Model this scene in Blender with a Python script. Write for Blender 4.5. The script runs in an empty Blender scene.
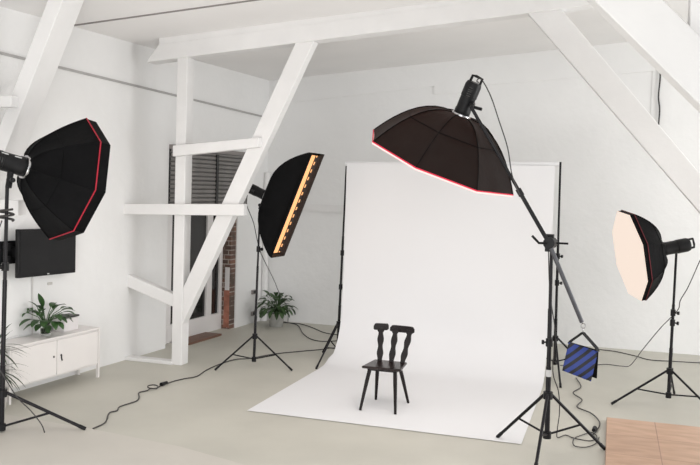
import bpy, bmesh, math, random
from mathutils import Vector, Matrix
V = Vector
random.seed(7)
SC = bpy.context.scene
COL = SC.collection
R = math.radians

# ------------------------------------------------------------------ materials
def mat(name, col, rough=.6, var=0.0, scale=6.0, bump=0.0, bscale=40.0, metal=0.0, spec=.5, emit=None, es=0.0, col2=None, sheen=0.0):
    m = bpy.data.materials.new(name); m.use_nodes = True
    nt = m.node_tree; b = nt.nodes['Principled BSDF']
    b.inputs['Base Color'].default_value = (*col, 1)
    b.inputs['Roughness'].default_value = rough
    b.inputs['Metallic'].default_value = metal
    b.inputs['Specular IOR Level'].default_value = spec
    if sheen: b.inputs['Sheen Weight'].default_value = sheen
    if emit:
        b.inputs['Emission Color'].default_value = (*emit, 1); b.inputs['Emission Strength'].default_value = es
    tc = nt.nodes.new('ShaderNodeTexCoord')
    if var or col2:
        n = nt.nodes.new('ShaderNodeTexNoise'); n.inputs['Scale'].default_value = scale; n.inputs['Detail'].default_value = 5
        r = nt.nodes.new('ShaderNodeValToRGB')
        c2 = col2 or tuple(max(0, c*(1-var)) for c in col)
        r.color_ramp.elements[0].color = (*c2, 1); r.color_ramp.elements[1].color = (*col, 1)
        r.color_ramp.elements[0].position = .3; r.color_ramp.elements[1].position = .65
        nt.links.new(tc.outputs['Object'], n.inputs['Vector']); nt.links.new(n.outputs['Fac'], r.inputs['Fac'])
        nt.links.new(r.outputs['Color'], b.inputs['Base Color'])
    if bump:
        n = nt.nodes.new('ShaderNodeTexNoise'); n.inputs['Scale'].default_value = bscale; n.inputs['Detail'].default_value = 6
        bp = nt.nodes.new('ShaderNodeBump'); bp.inputs['Strength'].default_value = bump; bp.inputs['Distance'].default_value = .02
        nt.links.new(tc.outputs['Object'], n.inputs['Vector']); nt.links.new(n.outputs['Fac'], bp.inputs['Height'])
        nt.links.new(bp.outputs['Normal'], b.inputs['Normal'])
    return m

M = {}
M['wall'] = mat('white_plaster', (.83, .828, .82), .8, .04, 1.3, .35, 9)
M['ceil'] = mat('white_ceiling_board', (.86, .845, .835), .8, .04, 1.0, .1, 5)
M['conduit'] = mat('grey_conduit', (.42, .41, .40), .6, .1, 5)
M['timber'] = mat('white_painted_timber', (.80, .793, .785), .55, .05, 3, .15, 14)
M['floor'] = mat('grey_screed', (.57, .553, .487), .55, .10, 1.2, .05, 30)
M['sheet'] = mat('pale_floor_sheet', (.60, .57, .515), .5, .05, 2.0)
M['paper'] = mat('white_backdrop_paper', (.80, .80, .81), .75)
M['black'] = mat('black_fabric', (.005, .005, .0055), .65, .3, 8, .15, 25, spec=.07)
M['blackin'] = mat('dark_lip_fabric', (.03, .014, .008), .7, .3, 20)
M['metal'] = mat('black_metal', (.008, .007, .009), .42, .2, 12, spec=.25)
M['plastic'] = mat('black_plastic', (.008, .008, .009), .45, .2, 20, spec=.25)
M['chrome'] = mat('chrome', (.55, .55, .56), .25, .1, 10, metal=1)
M['arm'] = mat('grey_metal_tube', (.10, .10, .11), .35, .2, 15, metal=.6)
M['red'] = mat('red_piping', (.45, .008, .03), .6, .2, 20)
M['darkred'] = mat('dark_red_piping', (.13, .006, .012), .7, .2, 20)
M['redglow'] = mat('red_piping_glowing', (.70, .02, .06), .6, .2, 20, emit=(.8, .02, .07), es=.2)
M['tvblack'] = mat('tv_screen', (.008, .008, .009), .35, .2, 4, spec=.25)
M['cabinet'] = mat('white_lacquered_steel', (.80, .77, .75), .4, .03, 3)
M['hole'] = mat('dark_lock', (.03, .03, .03), .5, .2, 9)
M['wood'] = mat('dark_stained_wood', (.012, .008, .008), .4, .5, 9, .1, 30, spec=.22)
M['seat'] = mat('dark_seat_wood', (.020, .011, .010), .3, .5, 7, spec=.35)
M['leaf'] = mat('green_leaf', (.045, .115, .03), .4, .55, 9)
M['leaf2'] = mat('dark_green_leaf', (.055, .11, .035), .45, .55, 9)
M['leaf3'] = mat('thin_olive_leaf', (.05, .075, .035), .5, .5, 9)
M['soil'] = mat('soil', (.03, .02, .015), .9, .4, 30)
M['zinc'] = mat('zinc_pot', (.50, .50, .48), .4, .25, 14, metal=.5)
M['pot'] = mat('white_pot', (.6, .58, .55), .5, .1, 5)
M['card'] = mat('white_card_box', (.75, .72, .72), .6, .06, 8)
M['frame'] = mat('white_door_frame', (.80, .78, .77), .4, .03, 4)
M['dark'] = mat('dark_glass_pane', (.018, .017, .017), .08, .3, 2)
M['cable'] = mat('black_rubber_cable', (.03, .027, .026), .5, .2, 30)
M['white_cable'] = mat('white_cable', (.62, .60, .58), .5, .05, 9)
M['strap'] = mat('black_webbing', (.012, .012, .013), .8, .3, 60)
M['sill'] = mat('brown_threshold', (.20, .10, .065), .5, .3, 8)
M['socket'] = mat('grey_socket', (.25, .23, .22), .5, .1, 9)
M['tape'] = mat('grey_label_tape', (.55, .55, .55), .5, .1, 9)
M['facep'] = mat('lit_diffuser_peach', (.12, .10, .09), .9, emit=(1.0, .84, .72), es=1.14, var=.02, spec=.1)
M['facew'] = mat('lit_diffuser_white', (.8, .8, .8), .7, emit=(1.0, .93, .90), es=5, var=.02)
M['facel'] = mat('lit_diffuser_warm_white', (.8, .8, .8), .7, emit=(1.0, .92, .88), es=4, var=.02)
M['faceo'] = mat('lit_diffuser_amber', (.2, .1, .05), .7, emit=(1.0, .50, .20), es=1.5, var=.02)
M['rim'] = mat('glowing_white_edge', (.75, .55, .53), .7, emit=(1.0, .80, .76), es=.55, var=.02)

def stripes():
    m = mat('blue_black_stripes', (.02, .04, .2), .55, bump=.2, bscale=60); nt = m.node_tree; b = nt.nodes['Principled BSDF']
    tc = nt.nodes.new('ShaderNodeTexCoord'); mp = nt.nodes.new('ShaderNodeMapping'); w = nt.nodes.new('ShaderNodeTexWave')
    mp.inputs['Rotation'].default_value = (0, R(-50), 0)
    w.bands_direction = 'X'; w.inputs['Scale'].default_value = 5.0; w.inputs['Distortion'].default_value = .3
    r = nt.nodes.new('ShaderNodeValToRGB'); r.color_ramp.interpolation = 'CONSTANT'
    r.color_ramp.elements[0].color = (.006, .006, .010, 1); r.color_ramp.elements[1].color = (.018, .042, .23, 1); r.color_ramp.elements[1].position = .42
    nt.links.new(tc.outputs['Object'], mp.inputs['Vector']); nt.links.new(mp.outputs['Vector'], w.inputs['Vector'])
    nt.links.new(w.outputs['Fac'], r.inputs['Fac']); nt.links.new(r.outputs['Color'], b.inputs['Base Color'])
    return m
M['stripes'] = stripes()

def shutter():
    m = mat('grey_roller_slats', (.2, .19, .18), .5); nt = m.node_tree; b = nt.nodes['Principled BSDF']
    tc = nt.nodes.new('ShaderNodeTexCoord'); n = nt.nodes.new('ShaderNodeTexNoise'); n.inputs['Scale'].default_value = 5
    r = nt.nodes.new('ShaderNodeValToRGB'); r.color_ramp.elements[0].color = (.16, .15, .145, 1); r.color_ramp.elements[1].color = (.24, .23, .22, 1)
    nt.links.new(tc.outputs['Object'], n.inputs['Vector']); nt.links.new(n.outputs['Fac'], r.inputs['Fac']); nt.links.new(r.outputs['Color'], b.inputs['Base Color'])
    return m
M['shutter'] = shutter()

def bricks():
    m = mat('old_red_brick', (.3, .1, .06), .85, bump=.5, bscale=30); nt = m.node_tree; b = nt.nodes['Principled BSDF']
    tc = nt.nodes.new('ShaderNodeTexCoord'); mp = nt.nodes.new('ShaderNodeMapping'); mp.inputs['Rotation'].default_value = (R(90), 0, 0)
    t = nt.nodes.new('ShaderNodeTexBrick'); t.inputs['Scale'].default_value = 3.4
    t.inputs['Color1'].default_value = (.22, .11, .08, 1); t.inputs['Color2'].default_value = (.10, .065, .055, 1); t.inputs['Mortar'].default_value = (.38, .33, .29, 1)
    t.inputs['Mortar Size'].default_value = .03
    n = nt.nodes.new('ShaderNodeTexNoise'); n.inputs['Scale'].default_value = 4; mx = nt.nodes.new('ShaderNodeMixRGB')
    mx.inputs['Color2'].default_value = (.10, .07, .055, 1)
    rr = nt.nodes.new('ShaderNodeValToRGB'); rr.color_ramp.elements[0].position = .45; rr.color_ramp.elements[1].position = .62
    nt.links.new(tc.outputs['Object'], mp.inputs['Vector']); nt.links.new(mp.outputs['Vector'], t.inputs['Vector'])
    nt.links.new(tc.outputs['Object'], n.inputs['Vector']); nt.links.new(n.outputs['Fac'], rr.inputs['Fac']); nt.links.new(rr.outputs['Color'], mx.inputs['Fac'])
    nt.links.new(t.outputs['Color'], mx.inputs['Color1']); nt.links.new(mx.outputs['Color'], b.inputs['Base Color'])
    return m
M['brick'] = bricks()
M['brickred'] = mat('bare_red_brick', (.46, .19, .13), .85, .4, 12, .4, 40)

def laminate():
    m = mat('pale_wood_laminate', (.5, .3, .2), .4); nt = m.node_tree; b = nt.nodes['Principled BSDF']
    tc = nt.nodes.new('ShaderNodeTexCoord')
    t = nt.nodes.new('ShaderNodeTexBrick'); t.inputs['Scale'].default_value = 1.0; t.offset = 0.0
    t.inputs['Brick Width'].default_value = .46; t.inputs['Row Height'].default_value = .62
    t.inputs['Mortar Size'].default_value = .004
    t.inputs['Color1'].default_value = (.60, .385, .26, 1); t.inputs['Color2'].default_value = (.52, .325, .215, 1); t.inputs['Mortar'].default_value = (.34, .19, .13, 1)
    mp = nt.nodes.new('ShaderNodeMapping'); mp.inputs['Scale'].default_value = (1.5, 5, 1)
    n = nt.nodes.new('ShaderNodeTexNoise'); n.inputs['Scale'].default_value = 2.2; n.inputs['Detail'].default_value = 6
    mx = nt.nodes.new('ShaderNodeMixRGB'); mx.blend_type = 'MULTIPLY'; mx.inputs['Fac'].default_value = .5
    rr = nt.nodes.new('ShaderNodeValToRGB'); rr.color_ramp.elements[0].color = (.62, .56, .5, 1); rr.color_ramp.elements[0].position = .35; rr.color_ramp.elements[1].color = (1, 1, 1, 1); rr.color_ramp.elements[1].position = .65
    nt.links.new(tc.outputs['Object'], t.inputs['Vector']); nt.links.new(tc.outputs['Object'], mp.inputs['Vector']); nt.links.new(mp.outputs['Vector'], n.inputs['Vector'])
    nt.links.new(n.outputs['Fac'], rr.inputs['Fac']); nt.links.new(rr.outputs['Color'], mx.inputs['Color2']); nt.links.new(t.outputs['Color'], mx.inputs['Color1'])
    nt.links.new(mx.outputs['Color'], b.inputs['Base Color'])
    return m
M['laminate'] = laminate()

def translucent_black():
    m = mat('black_fabric_backlit', (.008, .008, .0075), .6, .25, 8, .12, 25, spec=.12); nt = m.node_tree
    b = nt.nodes['Principled BSDF']; o = nt.nodes['Material Output']
    t = nt.nodes.new('ShaderNodeBsdfTranslucent'); t.inputs['Color'].default_value = (.10, .025, .012, 1)
    mx = nt.nodes.new('ShaderNodeMixShader'); mx.inputs['Fac'].default_value = .03
    nt.links.new(b.outputs[0], mx.inputs[1]); nt.links.new(t.outputs[0], mx.inputs[2]); nt.links.new(mx.outputs[0], o.inputs['Surface'])
    return m
M['blackt'] = translucent_black()

def clear_glass():
    m = bpy.data.materials.new('clear_glass'); m.use_nodes = True; nt = m.node_tree
    b = nt.nodes['Principled BSDF']; b.inputs['Transmission Weight'].default_value = 1; b.inputs['Roughness'].default_value = .03; b.inputs['IOR'].default_value = 1.2
    n = nt.nodes.new('ShaderNodeTexNoise'); n.inputs['Scale'].default_value = 3; r = nt.nodes.new('ShaderNodeValToRGB')
    r.color_ramp.elements[0].color = (.86, .9, .87, 1); r.color_ramp.elements[1].color = (.95, .97, .95, 1)
    nt.links.new(n.outputs['Fac'], r.inputs['Fac']); nt.links.new(r.outputs['Color'], b.inputs['Base Color'])
    return m
M['glass'] = clear_glass()

# ------------------------------------------------------------------ mesh helpers
def box(bm, x0, x1, y0, y1, z0, z1, f=None):
    vs = []
    for x in (x0, x1):
        for y in (y0, y1):
            for z in (z0, z1):
                p = V((x, y, z)); vs.append(bm.verts.new(f(p) if f else p))
    for a in ((0,1,3,2),(4,6,7,5),(0,4,5,1),(2,3,7,6),(0,2,6,4),(1,5,7,3)):
        bm.faces.new([vs[i] for i in a])

def prism(bm, poly, y0, y1):               # polygon in XZ, run along Y
    a = [bm.verts.new((x, y0, z)) for x, z in poly]; b = [bm.verts.new((x, y1, z)) for x, z in poly]
    n = len(poly); bm.faces.new(a); bm.faces.new(b[::-1])
    for i in range(n): bm.faces.new((a[i], b[i], b[(i+1) % n], a[(i+1) % n]))

def frame_of(d):
    d = d.normalized(); u = V((0, 0, 1)) if abs(d.z) < .9 else V((1, 0, 0))
    a = d.cross(u).normalized(); return a, d.cross(a).normalized()

def tube(bm, pts, r, seg=8, cap=True):
    pts = [V(p) for p in pts]; n = len(pts); rs = r if isinstance(r, (list, tuple)) else [r]*n
    rings = []; a = None
    for i, p in enumerate(pts):
        d = (pts[min(i+1, n-1)] - pts[max(i-1, 0)]).normalized()
        if a is None: a, b = frame_of(d)
        else:
            a = (a - d*a.dot(d)).normalized(); b = d.cross(a)
        rings.append([bm.verts.new(p + (a*math.cos(2*math.pi*k/seg) + b*math.sin(2*math.pi*k/seg))*rs[i]) for k in range(seg)])
    for i in range(n-1):
        for k in range(seg):
            bm.faces.new((rings[i][k], rings[i][(k+1) % seg], rings[i+1][(k+1) % seg], rings[i+1][k]))
    if cap: bm.faces.new(rings[0][::-1]); bm.faces.new(rings[-1])

def spline(pts, k=6):
    pts = [V(p) for p in pts]; out = []
    for i in range(len(pts)-1):
        p0 = pts[max(i-1, 0)]; p1 = pts[i]; p2 = pts[i+1]; p3 = pts[min(i+2, len(pts)-1)]
        for j in range(k):
            t = j/k
            out.append(.5*((2*p1) + (p2-p0)*t + (2*p0-5*p1+4*p2-p3)*t*t + (3*p1-p0-3*p2+p3)*t**3))
    out.append(pts[-1]); return out

def ball(bm, c, r, sc=(1,1,1)):
    bmesh.ops.create_uvsphere(bm, u_segments=12, v_segments=8, radius=r, matrix=Matrix.Translation(V(c)) @ Matrix.Diagonal((*sc, 1)))

def lathe(bm, c, prof, seg=20, axis=None):
    c = V(c); ax = V(axis).normalized() if axis else V((0, 0, 1)); a, b = frame_of(ax)
    rings = [[bm.verts.new(c + ax*z + (a*math.cos(2*math.pi*k/seg) + b*math.sin(2*math.pi*k/seg))*r) for k in range(seg)] for r, z in prof]
    for i in range(len(rings)-1):
        for k in range(seg): bm.faces.new((rings[i][k], rings[i][(k+1) % seg], rings[i+1][(k+1) % seg], rings[i+1][k]))
    bm.faces.new(rings[0][::-1]); bm.faces.new(rings[-1])

def obj(name, bm, m, parent=None, smooth=False, bevel=0, label=None):
    if not bm.faces: raise RuntimeError(name)
    bmesh.ops.recalc_face_normals(bm, faces=bm.faces[:])
    me = bpy.data.meshes.new(name); bm.to_mesh(me); bm.free()
    me.materials.append(M[m] if isinstance(m, str) else m)
    if smooth:
        me.polygons.foreach_set('use_smooth', [True]*len(me.polygons))
        me.set_sharp_from_angle(angle=R(40))
    o = bpy.data.objects.new(name, me); COL.objects.link(o)
    if parent:
        o.parent = parent
        top = parent; off = V((0, 0, 0))
        while top: off += top.location; top = top.parent
        o.location = -off
    if bevel:
        b = o.modifiers.new('Bevel', 'BEVEL'); b.width = bevel; b.segments = 2; b.limit_method = 'ANGLE'
    if label: o['label'] = label
    return o

def thing(name, label, cat, loc, group=None):
    o = bpy.data.objects.new(name, None); COL.objects.link(o); o.location = loc; o.empty_display_size = .1
    o['label'] = label; o['category'] = cat
    if group: o['group'] = group
    return o

def tag(o, label, cat, group=None):
    o['label'] = label; o['category'] = cat
    if group: o['group'] = group
    return o

def struct(name, bm, m, label=None, **k):
    o = obj(name, bm, m, **k); o['kind'] = 'structure'
    if label: o['label'] = label
    return o

B = bmesh.new

# ------------------------------------------------------------------ the room (X along the back wall, Y away, Z up)
WX = -6.492                                   # the left wall runs slightly off square: x = WX + .068 y
def W(p):                                     # (off the wall, along, up) -> world
    return V((WX + .068*p.y + p.x, p.y - .068*p.x, p.z))
def ceil_z(x): return 4.03 + .09*(x + 5.74)

bm = B(); box(bm, -7, 8, -1, 13.6, -.1, 0); struct('floor', bm, 'floor', 'grey screed floor of the studio')
bm = B()
D0, D1, DT = 10.2, 12.15, 2.80
for y0, y1, z0, z1 in ((0, D0, 0, 4.25), (D0, D1, DT, 4.25), (D1, 13.3, 0, 4.25)): box(bm, -.32, 0, y0, y1, z0, z1, W)
struct('wall_left', bm, 'wall', 'rough white plaster wall on the left with a door opening')
bm = B(); box(bm, -6.2, 8, 13.15, 13.4, 0, 5.6); struct('wall_back', bm, 'wall', 'rough white plaster wall at the back')
bm = B()
a = [bm.verts.new(p) for p in ((-7, 2.5, ceil_z(-7)), (8, 2.5, ceil_z(8)), (8, 13.4, ceil_z(8)), (-7, 13.4, ceil_z(-7)))]
b = [bm.verts.new(v.co + V((0, 0, .12))) for v in a]
bm.faces.new(a); bm.faces.new(b[::-1])
for i in range(4): bm.faces.new((a[i], b[i], b[(i+1) % 4], a[(i+1) % 4]))
struct('ceiling', bm, 'ceil', 'white boarded ceiling rising gently to the right')
# seam strip between two rows of ceiling boards
bm = B(); prism(bm, [(x, ceil_z(x)-dz) for x, dz in ((-5.95, .012), (6, .012), (6, -.01), (-5.95, -.01))], 8.16, 8.185)
struct('trim_1', bm, 'socket', 'thin dark joint line across the ceiling')
# conduit strip along the left wall
def WS(p): q = W(p); q.z -= .02*(p.y - 7.1); return q
bm = B(); box(bm, -.01, .02, 3, 13.13, 3.525, 3.55, WS)
struct('trim_2', bm, 'conduit', 'narrow grey conduit strip along the top of the left wall')
# offset of the back wall's upper part
bm = B(); prism(bm, [(-5.7, 3.62), (-2.78, 3.93), (-2.78, 3.80), (-2.1, 3.84), (-2.1, 3.93), (6, 4.55), (6, 5.2), (-2, 4.6), (-5.7, 4.2)], 13.125, 13.16)
struct('trim_3', bm, 'wall', 'slightly raised upper band of the back wall')
bm = B(); box(bm, -5.66, -3.2, 13.11, 13.16, 1.88, 2.0); struct('trim_4', bm, 'timber', 'white painted rail along the back wall behind the backdrop')
bm = B(); box(bm, .46, .76, 13.138, 13.16, 3.0, 4.57); struct('trim_5', bm, 'wall', 'shallow white upright strip high on the back wall at the right')
bm = B(); tube(bm, [(-5.56, 13.05, 0), (-5.56, 13.05, 2.5)], .055, 12); struct('trim_6', bm, 'timber', 'white pipe in the corner of the back wall', smooth=True)

# timber trusses, white painted
def timber(name, poly, y0, y1, label):
    bm = B(); prism(bm, poly, y0, y1); return struct(name, bm, 'timber', label, bevel=.008)
def bz(x): return 3.77 + .097*(x + 5.58)
timber('roof_beam', [(-5.62, bz(-5.62)), (6, bz(6)), (6, bz(6)+.20), (-5.45, bz(-5.45)+.20)], 9.28, 9.5, 'long white roof beam crossing the studio')
timber('beam_packing', [(-5.45, bz(-5.45)+.19), (6, bz(6)+.19), (6, ceil_z(6)+.03), (-5.45, ceil_z(-5.45)+.03)], 9.283, 9.5, 'white packing board between roof beam and ceiling')
timber('timber_post', [(-5.2, 0), (-5.06, 0), (-5.06, 3.9), (-5.2, 3.9)], 9.3, 9.48, 'white upright post under the roof beam by the door')
timber('diagonal_brace', [(-3.65, 3.97), (-3.42, 3.98), (-5.06, .52), (-5.06, .98)], 9.31, 9.46, 'white diagonal brace from the post up to the roof beam')
timber('cross_rail', [(-5.98, 1.86), (-4.22, 1.91), (-4.22, 2.05), (-5.98, 1.99)], 9.21, 9.32, 'lower white cross rail in front of the post')
timber('cross_rail', [(-5.19, 2.60), (-4.05, 2.73), (-4.05, 2.845), (-5.19, 2.735)], 9.21, 9.32, 'upper white cross rail between post and brace')
timber('strut', [(-6.0, 1.14), (-5.18, .88), (-5.18, .72), (-6.0, .98)], 9.32, 9.44, 'short white strut sloping from the left wall to the post')
timber('floor_sill', [(-6.0, 0), (-5.19, 0), (-5.19, .045), (-6.0, .045)], 9.28, 9.42, 'white timber sill on the floor between wall and post')
timber('diagonal_brace', [(-1.0, 4.25), (-.62, 4.25), (2.98, 0), (2.72, 0)], 9.31, 9.46, 'white diagonal brace descending to the right from the roof beam')
timber('diagonal_brace', [(-5.22, 4.09), (-5.045, 4.09), (-6.05, 1.86), (-6.22, 1.86)], 6.9, 7.2, 'white leaning beam at the upper left corner')
timber('cross_rail', [(-6.1, 2.96), (-5.59, 2.96), (-5.59, 3.07), (-6.1, 3.07)], 6.8, 6.92, 'short white rail stub high on the leaning beam at left')
timber('cross_rail', [(-6.1, 1.91), (-5.53, 1.91), (-5.53, 2.06), (-6.1, 2.06)], 6.84, 6.96, 'short white rail stub behind the left octagonal softbox stand')
timber('diagonal_brace', [(-1.4, 4.63), (-1.04, 4.63), (3.55, 0), (3.2, 0)], 5.0, 5.25, 'thick white diagonal beam across the upper right corner')
timber('timber_post', [(.355, 3.16), (.50, 3.02), (.50, 4.6), (.355, 4.59)], 5.02, 5.2, 'white upright post standing on the thick diagonal beam at upper right')
bm = B(); tube(bm, spline([(.56, 13.105, 4.2), (.565, 13.105, 4.0), (.555, 13.105, 3.75), (.58, 13.105, 3.55), (.57, 13.105, 3.2), (.575, 13.105, 2.9)]), .012, 6)
tag(obj('hanging_cable', bm, 'cable', smooth=True), 'dark cable hanging down the back wall pillar at upper right', 'cable')

# door opening in the left wall: frame with two glazed leaves, roller shutter, brick jamb
d = bpy.data.objects.new('door_1', None); COL.objects.link(d); d['kind'] = 'structure'; d['label'] = 'white framed glazed door half covered by a grey roller shutter'
d.location = W(V((-.2, 11.2, 0)))
bm = B()
box(bm, -.24, -.16, D0-.05, D1+.0, 0, .26, W)
for y0, y1 in ((D0-.05, 10.56), (11.53, 11.68), (11.92, 12.02)): box(bm, -.24, -.16, y0, y1, .26, 2.2, W)
obj('door_frame', bm, 'frame', d, bevel=.006)
for y0, y1 in ((10.54, 11.55), (11.66, 11.94)):
    bm = B(); box(bm, -.215, -.195, y0, y1, .24, 2.2, W); obj('glass_pane', bm, 'dark', d)
bm = B()
for i in range(13):
    z = 1.95 + i*.062; prof = [(.005, z), (.025, z+.012), (.03, z+.031), (.025, z+.05), (.005, z+.06)]
    aa = [bm.verts.new(W(V((x, 10.2, q)))) for x, q in prof]; bb = [bm.verts.new(W(V((x, 12.4, q)))) for x, q in prof]
    for j in range(4): bm.faces.new((aa[j], bb[j], bb[j+1], aa[j+1]))
sh = obj('roller_shutter', bm, 'shutter', d)
bm = B(); box(bm, -.02, .008, 10.2, 12.4, 1.93, 2.76, W); obj('shutter_backing', bm, 'hole', d)
bm = B(); box(bm, .02, .045, 11.40, 11.46, 1.95, 2.72, W); obj('shutter_guide', bm, 'hole', d)
bm = B(); box(bm, -.02, .06, 10.2, 12.42, 2.74, 2.80, W); obj('shutter_box', bm, 'socket', d)
bm = B(); box(bm, -.24, -.02, 11.99, 12.152, 0, 2.79, W); q = struct('brick_jamb', bm, 'brick', 'rough brick edge of the door opening')
bm = B(); box(bm, -.115, -.025, 11.975, 11.999, .03, .62, W); struct('brick_patch', bm, 'brickred', 'bare red brick patch low on the door jamb')
bm = B(); box(bm, -.10, -.03, 11.97, 11.998, .62, .98, W); struct('plaster_patch', bm, 'frame', 'white plaster patch on the brick door jamb')
bm = B(); box(bm, -.12, .16, 10.55, 11.45, 0, .03, W); struct('threshold', bm, 'sill', 'brown threshold plank at the foot of the door')
bm = B(); box(bm, -.33, -.30, 10.1, 12.3, 0, 2.9, W); struct('door_backing', bm, 'hole')

# sockets by the corner
for z, lab in ((.52, 'grey socket low in the corner above the leafy plant'), (.16, 'small grey socket near the floor beside the strip light stand')):
    t = thing('wall_socket', lab, 'socket', W(V((0, 12.72, z))))
    bm = B(); box(bm, 0, .035, 12.66, 12.78, z-.035, z+.035, W); obj('housing', bm, 'socket', t, bevel=.008)
    bm = B(); box(bm, .035, .05, 12.69, 12.75, z-.022, z+.022, W); obj('cover', bm, 'hole', t, bevel=.004)

# floor sheet and platform
bm = B()
pl = [(-5.9, 6.66), (-4.54, 6.56), (-3.48, 6.40), (-2.77, 6.18), (-2.2, 5.9), (-2.2, 3.0), (-6.2, 3.0)]
a = [bm.verts.new((x, y, 0)) for x, y in pl]; b = [bm.verts.new((x, y, .004)) for x, y in pl]
bm.faces.new(a[::-1]); bm.faces.new(b)
for i in range(len(pl)): bm.faces.new((a[i], a[(i+1) % len(pl)], b[(i+1) % len(pl)], b[i]))
tag(obj('floor_sheet', bm, 'sheet'), 'pale flat floor sheet in the lower left foreground', 'floor covering')
bm = B(); box(bm, 0, 2.3, -1.9, 0, 0, .035)
o = tag(obj('floor_platform', bm, 'laminate', bevel=.004), 'pale wood laminate panel on the floor at lower right', 'floor panel'); o.location = (.03, 8.84, 0)

# ------------------------------------------------------------------ backdrop
BX0, BX1 = -3.40, -.70
prof = [(7.69, .006), (8.4, .006), (9.3, .006), (9.85, .006)]
for i in range(1, 11):
    t = i/10*math.pi/2; prof.append((9.95 + .60*math.sin(t), .006 + .60*(1-math.cos(t))))
prof += [(10.555, 1.2), (10.555, 2.0), (10.555, 2.60)]
bm = B(); n = 12; rows = []
for j, (y, z) in enumerate(prof):
    row = []
    for i in range(n+1):
        u = i/n; x0 = BX0 + (-.035 if z < .1 else .03*min(1, z/1.0)); x = x0 + (BX1 - x0)*u
        row.append(bm.verts.new((x, y + .03*math.sin(u*9)*(1 if z > .6 else 0)*.3 - (.04*u if j == 0 else 0), z + .03*u*(1 if j == len(prof)-1 else 0))))
    rows.append(row)
for j in range(len(rows)-1):
    for i in range(n): bm.faces.new((rows[j][i], rows[j][i+1], rows[j+1][i+1], rows[j+1][i]))
pp = obj('paper_backdrop', bm, 'paper', smooth=True); tag(pp, 'seamless white paper backdrop sweeping down onto the floor', 'backdrop')
bm = B(); tube(bm, [(-3.40, 10.60, 2.60), (-.66, 10.62, 2.655)], .03, 14)
cb = obj('paper_roll', bm, 'paper', pp, smooth=True)

# ------------------------------------------------------------------ stands
def stand(label, base, top, cz, bz_, feet, r=.016, joints=(), sleeve=(), knob_dir=(1, -.3, 0)):
    """tripod: base (x,y), top point, collar height, lower sleeve height, feet on the floor"""
    base = V((*base, 0)); top = V(top); t = thing('light_stand', label, 'light stand', base)
    ax = (top - base) / top.z
    at = lambda z: base + ax*z
    bm = B(); tube(bm, [at(bz_-.03), at(cz+.25)], r*1.25, 12); tube(bm, [at(cz+.25), at(cz + (top.z-cz)*.55)], r*1.05, 12); tube(bm, [at(cz + (top.z-cz)*.55), top], r*.85, 12)
    obj('pole', bm, 'metal', t, smooth=True)
    k = V(knob_dir).normalized()
    for z in joints:
        bm = B(); tube(bm, [at(z-.035), at(z+.035)], r*1.7, 12); j = obj('clamp', bm, 'plastic', t, smooth=True)
        bm = B(); tube(bm, [at(z), at(z) + k*.05], [.008, .008]); tube(bm, [at(z) + k*.045, at(z) + k*.065], .02, 10); obj('knob', bm, 'plastic', j, smooth=True)
    bm = B(); tube(bm, [at(cz-.035), at(cz+.03)], r*2.3, 12); obj('collar', bm, 'plastic', t, smooth=True)
    bm = B(); tube(bm, [at(bz_-.04), at(bz_+.02)], r*2.0, 12); obj('lower_sleeve', bm, 'plastic', t, smooth=True)
    for fx, fy in feet:
        f = V((fx, fy, .014)); d0 = (f - at(cz)); d0.z = 0; d0.normalize()
        s = at(cz) + d0*r*2
        bm = B(); tube(bm, [s, f], r*.78, 10); lg = obj('leg', bm, 'metal', t, smooth=True)
        ff = (f - s).normalized()
        bm = B(); tube(bm, [f - ff*.06, f + ff*.005], r*.95, 10); obj('rubber_foot', bm, 'plastic', lg, smooth=True)
        m = s.lerp(f, .55)
        for sd in (-1, 1):
            pass
        bm = B(); tube(bm, [at(bz_) + d0*r*1.6, m], r*.55, 8); obj('brace', bm, 'metal', t, smooth=True)
    return t, at

def tri(cx, cy, r, a0): return [(cx + r*math.cos(R(a0 + k*120)), cy + r*math.sin(R(a0 + k*120))) for k in range(3)]

stand('black light stand under the octagonal softbox at the left edge', (-5.13, 6.15), (-5.09, 6.15, 2.20), .36, .06, tri(-5.13, 6.15, .72, 29), .019, (1.49,), knob_dir=(-.2, -1, 0))
stand('black light stand under the tilted narrow strip softbox', (-4.235, 9.66), (-4.203, 9.66, 1.99), .385, .10, tri(-4.235, 9.66, .54, -126), .014, (1.484,))
stand('black light stand under the glowing peach softbox at right', (.668, 9.75), (.675, 9.75, 1.72), .39, .13, tri(.668, 9.75, .63, 200.5), .0155, (1.03, .92))
stand('black backdrop stand at the left edge of the white paper', (-3.475, 10.72), (-3.42, 10.70, 2.60), .45, .11, [(-3.46, 9.84), (-3.73, 10.86), (-2.95, 11.3)], .015, (1.41, .95))
stand('black backdrop stand at the right edge of the white paper', (-.625, 10.95), (-.66, 10.9, 2.69), .45, .15, [(-.50, 10.12), (-.19, 11.15), (-1.2, 11.3)], .016, (1.50, 1.16))

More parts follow.
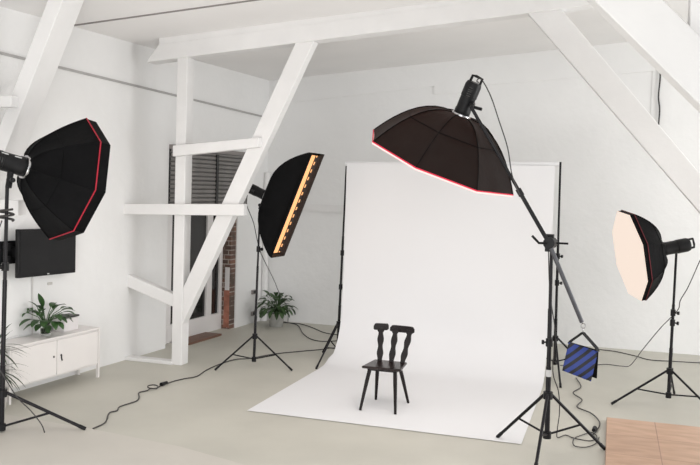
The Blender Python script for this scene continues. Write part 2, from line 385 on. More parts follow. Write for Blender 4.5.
# boom stand
bs, at = stand('heavy black boom stand holding a long angled arm', (-.465, 7.5), (-.50, 7.5, 1.90), .515, .17, [(.02, 7.79), (-.93, 7.77), (-.515, 6.95)], .018, (.98,), knob_dir=(-1, -.2, 0))
bs.name = 'boom_stand'; bs['category'] = 'boom stand'
P0, PV, P1 = V((-1.205, 7.26, 3.0)), V((-.516, 7.41, 1.856)), V((-.215, 7.49, 1.18))
bm = B(); tube(bm, [P0, P0.lerp(PV, .66)], .0145, 12); tube(bm, [P0.lerp(PV, .62), PV], .018, 12); tube(bm, [P0.lerp(PV, .60), P0.lerp(PV, .65)], .025, 12)
arm = obj('boom_arm', bm, 'metal', bs, smooth=True)
bm = B(); tube(bm, [PV, P1], .019, 12); obj('arm_tail', bm, 'arm', arm, smooth=True, label='bare grey metal tail tube of the boom arm')
bm = B(); tube(bm, [PV + V((0, -.03, 0)), PV + V((.02, .10, 0))], .05, 14); box(bm, -.55, -.48, 7.43, 7.52, 1.78, 1.93); obj('pivot_clamp', bm, 'plastic', bs, smooth=True)
bm = B(); tube(bm, [PV + V((-.02, -.03, 0)), PV + V((-.08, -.06, .0)), PV + V((-.14, -.06, .06))], .011, 8); obj('lever', bm, 'plastic', bs, smooth=True)
bm = B(); tube(bm, [PV + V((.02, .05, 0)), PV + V((.16, .05, .0))], .009, 8); obj('lever', bm, 'plastic', bs, smooth=True)
bm = B(); tube(bm, [at(.68), at(.74)], .0265, 14); obj('label_band', bm, 'tape', bs, smooth=True, label='pale grey label band around the pole')
bm = B()
ring = [P1 + V((.012 + .018*math.sin(a), 0, -.03 + .022*math.cos(a))) for a in [i/12*2*math.pi for i in range(13)]]; tube(bm, ring, .005, 6)
ring = [P1 + V((.012, .014*math.sin(a), -.066 + .02*math.cos(a))) for a in [i/12*2*math.pi for i in range(13)]]; tube(bm, ring, .005, 6)
obj('hook', bm, 'chrome', bs, smooth=True, label='chrome hook at the end of the arm')

# sandbag: two stuffed pouches on a webbing strap
sb = thing('sandbag', 'blue and black striped sandbag hanging from the boom arm', 'sandbag', (-.21, 7.5, .69))
def pouch(c4, th):
    bm = B(); n = 8; fr = []; bk = []
    tl, tr, br, bl = [V(p) for p in c4]; nrm = (tr-tl).cross(bl-tl).normalized()
    for j in range(n+1):
        f = []; k = []
        for i in range(n+1):
            u, v = i/n, j/n; p = tl.lerp(tr, u).lerp(bl.lerp(br, u), v)
            h = (math.sin(math.pi*u)**.5 * math.sin(math.pi*v)**.5)*th/2
            f.append(bm.verts.new(p + nrm*h)); k.append(bm.verts.new(p - nrm*h))
        fr.append(f); bk.append(k)
    for j in range(n):
        for i in range(n):
            bm.faces.new((fr[j][i], fr[j][i+1], fr[j+1][i+1], fr[j+1][i])); bm.faces.new((bk[j][i], bk[j+1][i], bk[j+1][i+1], bk[j][i+1]))
    bmesh.ops.remove_doubles(bm, verts=bm.verts[:], dist=.0005)
    return bm
obj('front_pouch', pouch([(-.318, 7.48, 1.00), (-.07, 7.44, .945), (-.115, 7.40, .69), (-.36, 7.44, .755)], .07), 'stripes', sb, smooth=True, label='blue and black striped front pouch')
obj('rear_pouch', pouch([(-.30, 7.51, .995), (-.066, 7.49, .95), (-.07, 7.57, .685), (-.30, 7.57, .74)], .07), 'black', sb, smooth=True, label='plain black rear pouch')
HK = P1 + V((.012, 0, -.088))
for sd, pts in (('l', [(-.312, 7.49, .99), (-.30, 7.49, 1.01), tuple(HK)]), ('r', [(-.072, 7.47, .94), (-.082, 7.47, .97), tuple(HK)])):
    bm = B(); pts = [V(p) for p in pts]
    for a, b in zip(pts, pts[1:]):
        w = V((.013, .012, 0)); q = (b-a).normalized().cross(w).normalized()*.004
        vs = [bm.verts.new(p + s*w + e*q) for p in (a, b) for s, e in ((-1, -1), (1, -1), (1, 1), (-1, 1))]
        for i in range(4): bm.faces.new((vs[i], vs[(i+1) % 4], vs[4+(i+1) % 4], vs[4+i]))
    obj('strap', bm, 'strap', sb)

# ------------------------------------------------------------------ flash heads and softboxes
def flash(t, A, n, length, rad, up, bracket_to=None, lit=False):
    """A: centre of the speed ring; n: where the light points; the body runs back from the ring"""
    n = V(n).normalized(); up = (V(up) - n*V(up).dot(n)).normalized(); sd = n.cross(up)
    bm = B()
    lathe(bm, A, [(rad*.9, .0), (rad*1.05, -.02), (rad*1.05, -.05), (rad, -.06), (rad, -length*.55), (rad*1.06, -length*.56), (rad*1.06, -length+.03), (rad*.92, -length)], 20, n)
    hd = obj('flash_head', bm, 'plastic', t, smooth=True)
    e = A - n*length
    bm = B(); hp = [e + up*rad*.75 + n*.03, e + up*rad*.75 - n*.05, e - up*rad*.1 - n*.055, e - up*rad*.55 - n*.05, e - up*rad*.6 + n*.01]
    tube(bm, hp, .013, 8); obj('handle', bm, 'plastic', hd, smooth=True)
    bm = B()
    for i in range(5):
        c = A - n*(length*.60 + i*length*.06)
        tube(bm, [c + sd*rad*1.0 - up*rad*.25, c + sd*rad*1.06 + up*0, c + sd*rad*1.0 + up*rad*.25], .006, 6)
    obj('vent', bm, 'hole', hd)
    if lit:
        for o_ in (.25, .55):
            bm = B(); c = A - n*length*o_ + up*rad*.75 + sd*rad*.72
            tube(bm, [c - n*.03, c + n*.03], .006, 6); obj('marking', bm, 'tape', hd, label='pale printed marks on the flash body')
    bm = B(); lathe(bm, A, [(rad*1.25, -.012), (rad*1.3, 0), (rad*1.3, .025), (rad*1.15, .03)], 24, n); obj('speed_ring', bm, 'chrome', t, smooth=True, label='bright metal speed ring')
    if bracket_to:
        b0 = V(bracket_to); c = A - n*((A - b0).dot(n)); c2 = c - (c - b0).normalized()*rad
        bm = B(); tube(bm, [c2, b0.lerp(c2, .4)], [.03, .024], 10); tube(bm, [b0.lerp(c2, .55), b0], .028, 12)
        br = obj('bracket', bm, 'plastic', t, smooth=True)
        m = b0.lerp(c2, .5); k = sd if sd.y < 0 else -sd
        bm = B(); tube(bm, [m, m + k*.06], .009, 8); tube(bm, [m + k*.05, m + k*.08], .022, 10); obj('knob', bm, 'plastic', br, smooth=True)
    return hd

def octabox(t, C, n, m, phase, Rr, D, lip, shell_mat, face_mat, pw=2.1, pipe='red', face_recess=.012, lipr=1.0, pipe_r=.006, ring0=.10, flush=False):
    C = V(C); n = V(n).normalized(); m = V(m); m = (m - n*m.dot(n)).normalized(); e2 = n.cross(m)
    P = lambda k, r, d: C + n*d + (m*math.cos(k) + e2*math.sin(k))*r
    ang = [R(phase + 45*i) for i in range(8)]
    prof = []
    for i in range(13):
        s = i/12; r = ring0 + (Rr - ring0)*math.sin(s*math.pi/2)**1.05; d = -D*(1 - (max(0, r - ring0)/(Rr - ring0))**pw)
        prof.append((r, d))
    bm = B(); rings = []
    sub = 4
    for r, d in prof:
        ring = []
        for i in range(8):
            for j in range(sub):
                a, b = P(ang[i], r, d), P(ang[(i+1) % 8] if i < 7 else ang[0] + 2*math.pi, r, d)
                u = j/sub; p = a.lerp(b, u)
                sag = math.sin(u*math.pi)*.022*math.sin(min(1, r/Rr)*math.pi*.9)
                cdir = (C + n*(d - .0) - p).normalized()
                ring.append(bm.verts.new(p + cdir*sag))
        rings.append(ring)
    N = 8*sub
    for i in range(len(rings)-1):
        for k in range(N): bm.faces.new((rings[i][k], rings[i][(k+1) % N], rings[i+1][(k+1) % N], rings[i+1][k]))
    sh = obj('fabric_shell', bm, shell_mat, t, smooth=True)
    bm = B()
    for a in ang: tube(bm, [P(a, r + .002, d - .002) for r, d in prof], .005, 6)
    obj('seam', bm, 'black', sh)
    s = prof[5]
    bm = B(); tube(bm, [P(ang[i % 8], s[0]+.002, s[1]-.002) for i in range(9)], .0045, 6); obj('panel_seam', bm, 'black', sh)
    # lip
    bm = B(); a0 = [P(a, Rr, 0) for a in ang]; a1 = [P(a, Rr*lipr, lip) for a in ang]; a2 = [P(a, Rr*lipr - .012, lip) for a in ang]; a3 = [P(a, Rr - .012, .0) for a in ang]
    L = [[bm.verts.new(p) for p in q] for q in (a0, a1, a2, a3)]
    for q in range(3):
        for i in range(8): bm.faces.new((L[q][i], L[q][(i+1) % 8], L[q+1][(i+1) % 8], L[q+1][i]))
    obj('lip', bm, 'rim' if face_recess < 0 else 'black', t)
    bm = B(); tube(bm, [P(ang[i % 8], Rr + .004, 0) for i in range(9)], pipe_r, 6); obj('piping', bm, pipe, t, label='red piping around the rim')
    bm = B(); fr = [bm.verts.new(P(a, Rr*lipr + (.003 if flush else -.014), lip + .003 if flush else lip - abs(face_recess))) for a in ang]; fi = [bm.verts.new(P(a, Rr*.5, lip + .008)) for a in ang]
    for i in range(8): bm.faces.new((fr[i], fr[(i+1) % 8], fi[(i+1) % 8], fi[i]))
    bm.faces.new(fi); obj('diffuser', bm, face_mat, t, smooth=True)
    return C - n*D, n

# left octabox (seen from behind)
n = V((.465, .850, -.22)).normalized(); rgt = V((.865, .502, 0))
C = V((-4.83, 6.73, 2.272)); t = thing('octagonal_softbox', 'black octagonal softbox with red piping at the left edge', 'softbox', C)
A, n = octabox(t, C - n*.05, n, V((0, 0, 1))*.953 + rgt*.304, 0, .585, .42, .10, 'black', 'facel', pw=1.7, lipr=1.0)
flash(t, A, n, .40, .085, (0, 0, 1), (-5.085, 6.16, 2.19), lit=True)

# right octabox (face seen)
rgt = V((1, -.023, 0)); vw = V((.023, 1, 0)); zz = V((0, 0, 1))
n = (-.946*(.975*rgt + .223*zz) - .324*vw).normalized(); Mj = .223*rgt - .975*zz; m3 = .324*(.975*rgt + .223*zz) - .946*vw
C = V((.189, 9.55, 1.645)); t = thing('octagonal_softbox', 'octagonal softbox at right with a glowing peach front', 'softbox', C)
sgn = 1 if n.cross(Mj).dot(m3) > 0 else -1
A, n = octabox(t, C - n*.045, n, Mj, 13*sgn, .505, .30, .045, 'black', 'facep', pipe='darkred', face_recess=.004, pipe_r=.004, flush=True)
flash(t, A, n, .31, .072, (0, 0, 1), (.675, 9.75, 1.71))

# boom octabox (over the chair)
rgt = V((.978, .208, 0)); vw = V((-.208, .978, 0))
q = -.355*rgt - .935*zz; n = (.975*q + .22*vw).normalized(); Mj = .935*rgt - .355*zz; m3 = .22*q - .975*vw
C = V((-1.52, 7.6, 2.545)); t = thing('octagonal_softbox', 'large black octagonal softbox hanging from the boom arm above the chair', 'softbox', C)
sgn = 1 if n.cross(Mj).dot(m3) > 0 else -1
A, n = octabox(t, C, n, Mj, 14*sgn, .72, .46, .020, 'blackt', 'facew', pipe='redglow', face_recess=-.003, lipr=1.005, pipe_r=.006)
flash(t, A, n, .31, .070, vw*-.2 + rgt, None)
bm = B(); h0 = A - n*.10 + rgt*.06 - vw*.05; tube(bm, [h0, h0.lerp(P0, .55)], [.026, .022], 12); tube(bm, [h0.lerp(P0, .5), P0], .017, 10)
br = obj('bracket', bm, 'plastic', t, smooth=True)
m = h0.lerp(P0, .55); bm = B(); tube(bm, [m + V((-.02, 0, .0)), m + V((.09, -.02, -.03))], .014, 8); obj('knob', bm, 'plastic', br, smooth=True)
HEADB = A - n*.30

# strip softbox
h = V((1.0, -.06, 0)).normalized(); tl = R(21.6); n = math.cos(tl)*h - math.sin(tl)*zz; l = math.sin(tl)*h + math.cos(tl)*zz; w = n.cross(l)
C = V((-3.713, 9.7, 2.04)); t = thing('strip_softbox', 'tall narrow black strip softbox glowing amber along its slot', 'softbox', C)
HL, HW, D, LP = .685, .185, .40, .045
C0 = C - n*LP
def SP(u, v, d): return C0 + n*d + l*u + w*v
bm = B(); rings = []
for i in range(11):
    s = i/10; f = math.sin(s*math.pi/2); a = .09 + (HL-.09)*f; b = .075 + (HW-.075)*f**.8; d = -D*(1 - ((a-.09)/(HL-.09))**2.2)
    rings.append([bm.verts.new(SP(u*a, v*b, d)) for u, v in ((-1, -1), (-.33, -1.06), (.33, -1.06), (1, -1), (1, 0), (1, 1), (.33, 1.06), (-.33, 1.06), (-1, 1), (-1, 0))])
for i in range(10):
    for k in range(10): bm.faces.new((rings[i][k], rings[i][(k+1) % 10], rings[i+1][(k+1) % 10], rings[i+1][k]))
obj('fabric_shell', bm, 'black', t, smooth=True)
bm = B()
L = [[bm.verts.new(SP(u*a, v*b, d)) for u, v in ((-1, -1), (1, -1), (1, 1), (-1, 1))] for a, b, d in ((HL, HW, 0), (HL+.01, HW+.006, LP), (HL, HW-.006, LP), (HL-.01, HW-.014, 0))]
for q_ in range(3):
    for i in range(4):
        f = bm.faces.new((L[q_][i], L[q_][(i+1) % 4], L[q_+1][(i+1) % 4], L[q_+1][i])); f.material_index = 0 if q_ == 2 else 1
o = obj('lip', bm, 'blackin', t, label='black lip with dark brown inside'); o.data.materials.append(M['black'])
bm = B(); bm.faces.new([bm.verts.new(SP(u*(HL-.03), v*(HW-.02), .004)) for u, v in ((-1, -1), (1, -1), (1, 1), (-1, 1))]); obj('diffuser', bm, 'faceo', t, label='amber glowing diffuser')
bm = B()
def plate(p0, p1, th):     # grid fin standing on the diffuser
    dd = (p1 - p0).normalized().cross(n).normalized()*th
    vs = [bm.verts.new(p + s*dd + n*e) for p in (p0, p1) for s, e in ((-1, .006), (1, .006), (1, .014), (-1, .014))]
    for i in range(4): bm.faces.new((vs[i], vs[(i+1) % 4], vs[4+(i+1) % 4], vs[4+i]))
    bm.faces.new(vs[:4][::-1]); bm.faces.new(vs[4:])
plate(SP(-HL+.03, -.035, 0), SP(HL-.03, -.035, 0), .005)
plate(SP(-HL+.03, -.13, 0), SP(HL-.03, -.13, 0), .035)
for i in range(13): u = -HL + .08 + i*(2*HL-.16)/12; plate(SP(u, -.035, 0), SP(u, -.13, 0), .028)
obj('fabric_grid', bm, 'blackin', t)
A = C0 - n*D - l*.06
flash(t, A, n, .26, .062, (0, 0, 1), (-4.203, 9.66, 1.98))

# ------------------------------------------------------------------ chair
ch = thing('wooden_chair', 'dark wooden chair with three wavy back slats on the white backdrop', 'chair', (-2.19, 8.43, .006))
Z0 = .006
bm = B(); sp = [(-2.405, 8.235), (-1.985, 8.235), (-2.015, 8.63), (-2.375, 8.63)]
a = [bm.verts.new((x, y, .425)) for x, y in sp]; b = [bm.verts.new((x, y, .452)) for x, y in sp]
bm.faces.new(a[::-1]); bm.faces.new(b)
for i in range(4): bm.faces.new((a[i], a[(i+1) % 4], b[(i+1) % 4], b[i]))
obj('seat', bm, 'seat', ch, bevel=.012)
for y in (8.30, 8.55):
    bm = B(); box(bm, -2.35, -2.04, y-.03, y+.03, .405, .427); obj('seat_batten', bm, 'wood', ch)
for (tx, ty), (fx, fy) in (((-2.33, 8.29), (-2.385, 8.17)), ((-2.06, 8.29), (-2.01, 8.16)), ((-2.32, 8.56), (-2.355, 8.66)), ((-2.08, 8.56), (-1.995, 8.66))):
    bm = B(); tube(bm, [(tx, ty, .41), (tx*.7+fx*.3, ty*.7+fy*.3, .30), (fx, fy, Z0)], [.021, .021, .014], 8); obj('leg', bm, 'wood', ch)
def back_pt(x, z, dy=0): return V((x, 8.585 + (z - .45)*.22 + dy, z))
def slat(xb, xt, z0=.44, z1=.80):
    bm = B(); n = 22; fr = []; th = .011
    for i in range(n+1):
        s = i/n; z = z0 + (z1-z0)*s; x = xb + (xt-xb)*s
        hw = .0285 + .0055*math.cos(s*2.5*2*math.pi + 2.2) + (.010 if s > .9 else 0)
        fr.append([bm.verts.new(back_pt(x + dx, z, dy)) for dx, dy in ((-hw, -th), (hw, -th), (hw, th), (-hw, th))])
    for i in range(n):
        for k in range(4): bm.faces.new((fr[i][k], fr[i][(k+1) % 4], fr[i+1][(k+1) % 4], fr[i+1][k]))
    bm.faces.new(fr[0][::-1]); bm.faces.new(fr[-1])
    return obj('back_slat', bm, 'wood', ch)
slat(-2.305, -2.322, z1=.79); slat(-2.178, -2.16, z1=.79); slat(-2.058, -2.00, z1=.79)
def top_rail(x0, x1, zt=0):
    bm = B(); n = 14; fr = []; th = .013
    for i in range(n+1):
        s = i/n; x = x0 + (x1-x0)*s; e = math.sin(min(1, min(s, 1-s)*7 + .25)*math.pi/2)
        top = .785 + .040*e + zt; bot = .775 - .018*e + zt
        bow = .03*(1 - ((x + 2.17)/.2)**2)
        fr.append([bm.verts.new(back_pt(x, z, bow + dy)) for z, dy in ((bot, -th), (bot, th), (top, th), (top, -th))])
    for i in range(n):
        for k in range(4): bm.faces.new((fr[i][k], fr[i][(k+1) % 4], fr[i+1][(k+1) % 4], fr[i+1][k]))
    bm.faces.new(fr[0][::-1]); bm.faces.new(fr[-1])
    return obj('top_rail', bm, 'wood', ch)
top_rail(-2.40, -2.246, .010); top_rail(-2.228, -1.955)

# ------------------------------------------------------------------ cabinet by the left wall and what stands there
cab = thing('metal_cabinet', 'low white metal cabinet on thin legs along the left wall', 'cabinet', W(V((.17, 7.62, 0))))
Y0, Y1, CF, CZ0, CZ1 = 6.96, 8.37, .325, .15, .575
bm = B(); box(bm, .02, CF-.018, Y0+.012, Y1-.012, CZ0, CZ1-.012, W); obj('body', bm, 'cabinet', cab, bevel=.004)
bm = B(); box(bm, .015, CF+.004, Y0, Y1, CZ1-.012, CZ1+.01, W); obj('top', bm, 'cabinet', cab, bevel=.004)
for i, (a, b) in enumerate(((Y0+.035, 7.645), (7.655, Y1-.035))):
    bm = B(); box(bm, CF-.018, CF, a, b, CZ0+.02, CZ1-.03, W); dr = obj('door', bm, 'cabinet', cab, bevel=.004)
    yc = 7.60 if i == 0 else 7.715
    bm = B(); lathe(bm, W(V((CF, yc, .375))), [(.012, -.002), (.012, .004)], 12, (1, -.068, 0)); lk = obj('finger_hole' if i == 0 else 'lock', bm, 'hole', dr)
    if i:
        bm = B(); p = W(V((CF+.006, yc, .345))); tube(bm, [p + V((0, 0, .03)), p, p + V((.002, .01, -.03))], .007, 6); obj('key', bm, 'hole', dr)
for y in (Y0+.014, Y1-.014):
    for x in (.035, CF-.014):
        bm = B(); box(bm, x-.014, x+.014, y-.014, y+.014, 0, CZ1-.014, W); obj('leg', bm, 'cabinet', cab)

def leaf(bm, base, d, ln, wd, droop=.6, nseg=7, fold=.25):
    d = V(d).normalized(); p = V(base); sd = d.cross(V((0, 0, 1)))
    sd = sd.normalized() if sd.length > .05 else V((1, 0, 0)); rows = []
    for i in range(nseg+1):
        s = i/nseg; w_ = wd*(math.sin(math.pi*min(1, s*.93 + .05))**.8)*(1 - .25*s)
        up = sd.cross(d).normalized()
        rows.append((bm.verts.new(p - sd*w_ + up*w_*fold), bm.verts.new(p), bm.verts.new(p + sd*w_ + up*w_*fold)))
        d = (d + V((0, 0, -droop/nseg))).normalized(); p = p + d*ln/nseg
    for a, b in zip(rows, rows[1:]):
        bm.faces.new((a[0], a[1], b[1], b[0])); bm.faces.new((a[1], a[2], b[2], b[1]))

def keep_clear(bm):
    for v in bm.verts:                        # leaves bend away from the plaster instead of passing through it
        off = v.co.x - WX - .068*v.co.y
        if off < .03: v.co.x += .03 - off
        if v.co.y > 13.08: v.co.y = 13.08

def leafy(t, c, specs, m, stem_r=.004):
    c = V(c); bl = B(); bs_ = B()
    for az, el, sl, ln, wd, dr in specs:
        d = V((math.cos(az)*math.cos(el), math.sin(az)*math.cos(el), math.sin(el)))
        m1 = c + d*sl*.5 + V((0, 0, sl*.18)); e = c + d*sl + V((0, 0, sl*.12))
        tube(bs_, [c + V((random.uniform(-.015, .015), random.uniform(-.015, .015), -.03)), m1, e], stem_r, 5)
        leaf(bl, e, (e - m1) , ln, wd, dr)
    keep_clear(bl); keep_clear(bs_)
    obj('foliage', bl, m, t, smooth=True); obj('stem', bs_, m, t)

vc = W(V((.16, 7.66, CZ1+.01)))
pl_ = thing('potted_plant', 'leafy green plant in a clear glass vase on the white cabinet', 'plant', vc)
bm = B(); lathe(bm, vc, [(.05, .001), (.055, .02), (.062, .15), (.056, .15), (.05, .03), (.01, .02)], 20); obj('glass_vase', bm, 'glass', pl_, smooth=True)
bm = B(); lathe(bm, vc, [(.045, .022), (.05, .075)], 16); obj('water_and_roots', bm, 'leaf3', pl_, smooth=True)
random.seed(3)
sp = [(i*2.399, random.uniform(.15, 1.1), random.uniform(.14, .27), random.uniform(.15, .21), random.uniform(.034, .046), random.uniform(.6, 1.5)) for i in range(13)] + [(-1.57, 1.25, .24, .22, .045, .3), (0, .95, .24, .21, .045, 1.0), (.35, .55, .27, .20, .042, 1.2), (-.45, .5, .26, .22, .048, 1.2), (-.3, .15, .22, .2, .045, .9),
      (-1.0, .3, .2, .2, .05, 1.0), (-1.5, .35, .16, .2, .05, 1.1), (-2.0, .3, .2, .22, .05, 1.0), (-2.4, .55, .24, .2, .045, 1.1), (3.3, .6, .25, .2, .042, 1.0),
      (-2.7, .75, .24, .22, .045, 1.2), (.9, .6, .26, .2, .05, 1.0), (1.4, .5, .32, .24, .045, 1.1), (1.7, .75, .25, .2, .04, 1.0), (-1.2, .7, .24, .22, .05, 1.1), (-1.75, .8, .22, .2, .045, 1.2),
      (-.8, -.05, .14, .18, .045, .7), (-2.2, 0, .15, .18, .045, .7), (-1.4, 0.05, .13, .17, .045, .8)]
leafy(pl_, vc + V((0, 0, .12)), [(a, e, sl*.76, ln*.78, w_*1.0, d_) for a, e, sl, ln, w_, d_ in sp], 'leaf')

bm = B(); box(bm, .05, .21, 7.90, 8.13, CZ1+.011, CZ1+.155, W)
t = thing('gift_box', 'small white box with a dark strip beside the vase on the cabinet', 'box', W(V((.13, 8.0, CZ1+.01)))); obj('body', bm, 'card', t, bevel=.005)
bm = B(); box(bm, .05, .20, 7.93, 8.16, CZ1+.158, CZ1+.178, W); obj('lid_strip', bm, 'hole', t, bevel=.004, label='dark strip lying across the box')

# television on a wall bracket
tv = thing('television', 'flat black television mounted on the left wall above the cabinet', 'television', W(V((0, 7.7, 1.5))))
def T(p): return W(V((p.x + .05 - .045*(p.y - 7.7) , p.y, p.z)))
def TT(p):
    q = T(p); q.z += -.02*(p.y - 7.2)*1.0; return q
bm = B(); box(bm, .07, .115, 7.215, 8.15, 1.245, 1.75, TT); obj('casing', bm, 'plastic', tv, bevel=.006)
bm = B(); box(bm, .115, .118, 7.24, 8.125, 1.285, 1.73, TT); obj('screen', bm, 'tvblack', tv)
bm = B(); box(bm, .116, .119, 7.665, 7.695, 1.257, 1.27, TT); obj('badge', bm, 'tape', tv)
bm = B()
box(bm, 0, .02, 7.1, 7.5, 1.38, 1.62, W); box(bm, .02, .10, 7.16, 7.2, 1.40, 1.47, W); box(bm, .02, .10, 7.16, 7.2, 1.53, 1.60, W); box(bm, .02, .12, 7.3, 7.9, 1.44, 1.56, W)
obj('wall_bracket', bm, 'plastic', tv)
bm = B(); tube(bm, [W(V((.012, 7.615, 1.25))), W(V((.012, 7.62, .9))), W(V((.012, 7.62, .586)))], .007, 6)
tag(obj('television_cable', bm, 'white_cable', smooth=True), 'thin white cable running down the wall below the television', 'cable')
bm = B(); box(bm, 0, .012, 7.86, 7.93, 1.10, 1.13, W); tag(obj('wall_plate', bm, 'pot', bevel=.003), 'tiny pale plate on the wall above the leafy plant', 'wall plate')

# spiky plant at the left edge
dc = W(V((.37, 6.70, 0)))
t = thing('potted_dracaena', 'spiky thin leaved plant at the left edge beside the cabinet', 'plant', dc)
bm = B(); lathe(bm, dc, [(.10, 0), (.115, .03), (.14, .22), (.13, .22), (.12, .19)], 20); obj('pot', bm, 'pot', t, smooth=True)
bm = B(); lathe(bm, dc, [(.125, .17), (.128, .195)], 16); obj('soil', bm, 'soil', t)
bm = B(); tube(bm, [dc + V((0, 0, .18)), dc + V((.02, .02, .45)), dc + V((.01, .02, .62))], [.014, .012, .01], 8); tube(bm, [dc + V((.01, 0, .18)), dc + V((.0, .06, .40))], [.012, .01], 8); obj('stem', bm, 'soil', t, smooth=True)
bm = B()
for base, N, dr in ((dc + V((.01, .02, .62)), 30, .9), (dc + V((0, .06, .40)), 26, 1.2)):
    for i in range(N):
        az = i*2.4; el = random.uniform(-.1, 1.2); leaf(bm, base + V((0, 0, random.uniform(-.05, .02))), (math.cos(az)*math.cos(el), math.sin(az)*math.cos(el), math.sin(el)), random.uniform(.26, .38), .013, dr, 6, .1)
keep_clear(bm); obj('foliage', bm, 'leaf3', t)

# plant in the corner
pc = V((-5.15, 12.60, 0))
t = thing('potted_plant', 'bushy green plant in a grey metal pot in the far corner', 'plant', pc)
bm = B(); lathe(bm, pc, [(.105, 0), (.11, .01), (.14, .21), (.145, .225), (.132, .225), (.125, .19)], 24); obj('pot', bm, 'zinc', t, smooth=True)
bm = B(); lathe(bm, pc, [(.12, .18), (.124, .20)], 16); obj('soil', bm, 'soil', t)
sp = []
for i in range(75):
    az = i*2.399; el = random.uniform(-.1, 1.3); sp.append((az, el, random.uniform(.1, .27), random.uniform(.14, .20), random.uniform(.035, .05), random.uniform(.8, 1.8)))
leafy(t, pc + V((0, 0, .24)), sp, 'leaf2')

# ------------------------------------------------------------------ cables
def cable(name, pts, label, r=.0065, extra=None):
    bm = B(); tube(bm, spline(pts), r, 6); o = obj(name, bm, 'cable', smooth=True); tag(o, label, 'cable')
    return o
def fl(pts, z=.009): return [(x, y, z) for x, y in pts]
ext = [(-4.45, 6.547), (-4.462, 6.755), (-4.613, 7.05), (-4.594, 7.159), (-4.651, 7.3), (-4.622, 7.551), (-4.682, 7.706), (-4.784, 7.872), (-4.753, 7.984), (-4.771, 8.075), (-4.723, 8.122), (-4.731, 8.221), (-4.718, 8.465), (-4.668, 8.654), (-4.594, 8.831), (-4.649, 9.194), (-4.652, 9.613), (-4.598, 9.913), (-4.461, 10.051), (-4.281, 10.47), (-4.039, 10.783), (-3.812, 11.055), (-3.75, 11.188), (-3.60, 11.30)]
o = cable('extension_cord', fl(ext), 'long black extension cord winding across the floor at left')
bm = B(); tube(bm, [(-4.735, 8.25, .022), (-4.725, 8.36, .022)], [.022, .017], 10); obj('plug', bm, 'plastic', o, smooth=True)
bm = B(); tube(bm, [V((-4.74 + .05*math.cos(a), 8.08 + .07*math.sin(a), .02 + .02*math.sin(a/2))) for a in [i/14*2*math.pi for i in range(15)]], .007, 6); obj('cord_loop', bm, 'cable', o, smooth=True)
cable('floor_cable', fl([(-5.20, 13.05), (-5.10, 13.0), (-4.845, 12.808), (-4.505, 12.14), (-4.204, 11.72), (-3.962, 11.661), (-3.70, 11.95)]), 'black cable curling on the floor nearest the corner plant')
cable('floor_cable', fl([(-5.20, 12.95), (-4.887, 12.98), (-4.572, 12.731), (-4.271, 12.40), (-4.03, 12.28), (-3.60, 12.3)]), 'black cable lying closest to the back wall behind the backdrop stand')
cable('floor_cable', fl([(-.123, 12.89), (.118, 12.841), (.391, 12.61), (.585, 12.396), (.916, 12.444), (1.243, 12.491), (1.9, 12.6)]), 'black cable along the floor by the back wall at right')
cable('power_cable', [(-4.37, 9.64, 2.16), (-4.38, 9.66, 2.02), (-4.31, 9.72, 1.80), (-4.23, 9.72, 1.50), (-4.26, 10.0, 1.29), (-4.55, 11.0, .96), (-4.88, 12.05, .62), (-5.1, 12.98, .25), (-5.12, 13.05, .012)], 'thin black cable drooping from the strip softbox head', .005)
cable('power_cable', [(.90, 9.62, 1.83), (.94, 9.64, 1.74), (.88, 9.64, 1.55), (.80, 9.66, 1.32), (.735, 9.68, 1.18), (.72, 9.70, 1.08), (.64, 9.8, .95), (.57, 10.1, .80), (.42, 10.8, .42), (.30, 11.3, .12), (.20, 11.7, .02), (.0, 11.784, .009), (-.204, 11.615, .009), (-.584, 11.433, .009)], 'black cable looping from the peach softbox down to the floor', .005)
hb = HEADB
cable('power_cable', [hb + V((.05, -.06, .0)), V((-1.175, 7.3, 3.235)), V((-1.125, 7.22, 3.24)), V((-1.030, 7.15, 3.09)), V((-.950, 7.15, 2.88)), V((-.872, 7.17, 2.655)), V((-.835, 7.25, 2.43)), V((-.765, 7.28, 2.26))], 'thin black cable hanging from the overhead softbox head', .005)
cable('power_cable', [(-.53, 7.58, 1.78), (-.50, 7.58, 1.4), (-.44, 7.58, 1.05), (-.45, 7.64, .7), (-.40, 7.75, .50), (-.385, 7.80, .30), (-.40, 7.85, .12), (-.40, 7.95, .02), (-.336, 8.10, .009), (-.263, 8.035, .009), (-.172, 8.0, .009), (-.096, 8.009, .009), (-.05, 8.154, .009), (-.099, 8.291, .009), (-.178, 8.169, .012), (-.253, 7.999, .012), (-.242, 7.78, .012), (-.141, 7.769, .012), (-.055, 7.931, .012), (-.032, 8.162, .009)], 'black cable dropping down the boom stand into a coil', .005)
cable('floor_cable', fl([(-.347, 10.705), (-.272, 10.224), (-.346, 9.872), (-.236, 9.575), (-.276, 9.233), (-.121, 9.011), (-.034, 8.673), (-.062, 8.325), (-.087, 8.22)], .014), 'black cable zigzagging on the floor below the sandbag', .0065)
bm = B(); tube(bm, [(-.075, 8.40, .026), (-.085, 8.32, .026)], [.024, .018], 10); tag(obj('cable_connector', bm, 'plastic', smooth=True), 'black cable connector on the floor behind the boom stand foot', 'connector')
cable('power_cable', [(-5.10, 6.10, 1.90), (-5.16, 6.05, 1.6), (-5.2, 6.05, 1.0), (-5.12, 6.02, .70), (-5.03, 6.05, .55), (-4.93, 6.1, .36), (-4.84, 6.18, .22), (-4.76, 6.22, .10), (-4.74, 6.24, .02)], 'black cable dangling beside the stand at the left edge', .005)
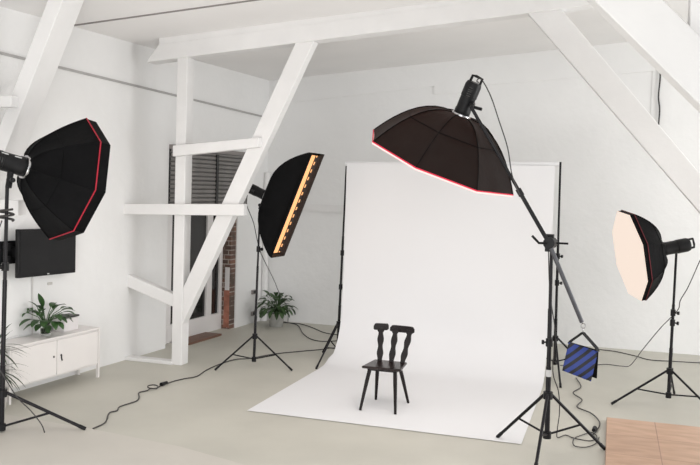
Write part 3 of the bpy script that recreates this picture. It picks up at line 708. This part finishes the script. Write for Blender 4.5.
# coiled strap of cable around the left stand
bm = B(); tube(bm, [V((-5.10 + .07*math.cos(a), 6.15 + .05*math.sin(a), 1.90 + .008*a)) for a in [i/24*4*math.pi for i in range(25)]], .011, 6); tag(obj('cable_loop', bm, 'cable', smooth=True), 'coil of black cable wrapped around the left edge stand pole', 'cable')

# ------------------------------------------------------------------ light
wd = bpy.data.worlds.new('world'); SC.world = wd; wd.use_nodes = True
bg = wd.node_tree.nodes['Background']; bg.inputs['Color'].default_value = (1, .995, .995, 1); bg.inputs['Strength'].default_value = .85
def area(name, loc, target, sx, sy, power, col):
    l_ = bpy.data.lights.new(name, 'AREA'); l_.shape = 'RECTANGLE'; l_.size = sx; l_.size_y = sy; l_.energy = power; l_.color = col
    o = bpy.data.objects.new(name, l_); COL.objects.link(o); o.location = loc
    o.rotation_euler = (V(target) - V(loc)).to_track_quat('-Z', 'Y').to_euler(); return o
area('front_fill_light', (1.5, -4.0, 3.0), (-2.0, 9.5, 1.6), 7, 3, 380, (.99, .992, 1))  # added soft fill behind the camera; no known window there
area('ceiling_fill_light', (-3.2, 3.2, .4), (-2.2, 7.5, 5.0), 2.5, 2.5, 190, (1, .985, .98))  # added upward lamp, out of view, to brighten the ceiling
area('ceiling_wash_light', (5.2, 8.5, .4), (-2.5, 9.5, 5.0), 2.5, 2.5, 185, (1, 1, 1))  # second added uplight, out of view, lifting the rear ceiling
area('right_fill_light', (7.6, 8.5, 2.4), (-2.0, 10.0, 1.9), 5, 3, 370, (.985, .99, 1))  # added side fill to even out the walls; no known window
pl2 = bpy.data.lights.new('modelling_lamp', 'POINT'); pl2.energy = 10; pl2.color = (1, .8, .6); pl2.shadow_soft_size = .04
o = bpy.data.objects.new('modelling_lamp', pl2); COL.objects.link(o); o.location = C.lerp(C, 0) if False else V((-1.62, 7.60, 2.72))

# ------------------------------------------------------------------ camera
F, PITCH, ROLL, YAW, H = 839.67, R(2.966), R(1.759), R(17.348), 2.269
fw = V((-math.sin(YAW)*math.cos(PITCH), math.cos(YAW)*math.cos(PITCH), -math.sin(PITCH)))
rt = V((math.cos(YAW), math.sin(YAW), 0)); up = rt.cross(fw)
r2 = math.cos(ROLL)*rt + math.sin(ROLL)*up; u2 = -math.sin(ROLL)*rt + math.cos(ROLL)*up
cam = bpy.data.cameras.new('camera'); co = bpy.data.objects.new('camera', cam); COL.objects.link(co)
cam.sensor_width = 36; cam.lens = F/700*36; cam.clip_end = 100
co.matrix_world = Matrix(((r2.x, u2.x, -fw.x, 0), (r2.y, u2.y, -fw.y, 0), (r2.z, u2.z, -fw.z, H), (0, 0, 0, 1)))
SC.camera = co
SC.view_settings.view_transform = 'Standard'
SC.view_settings.look = 'None'
SC.view_settings.exposure = -.40
SC.cycles.use_denoising = True
SC.cycles.max_bounces = 8
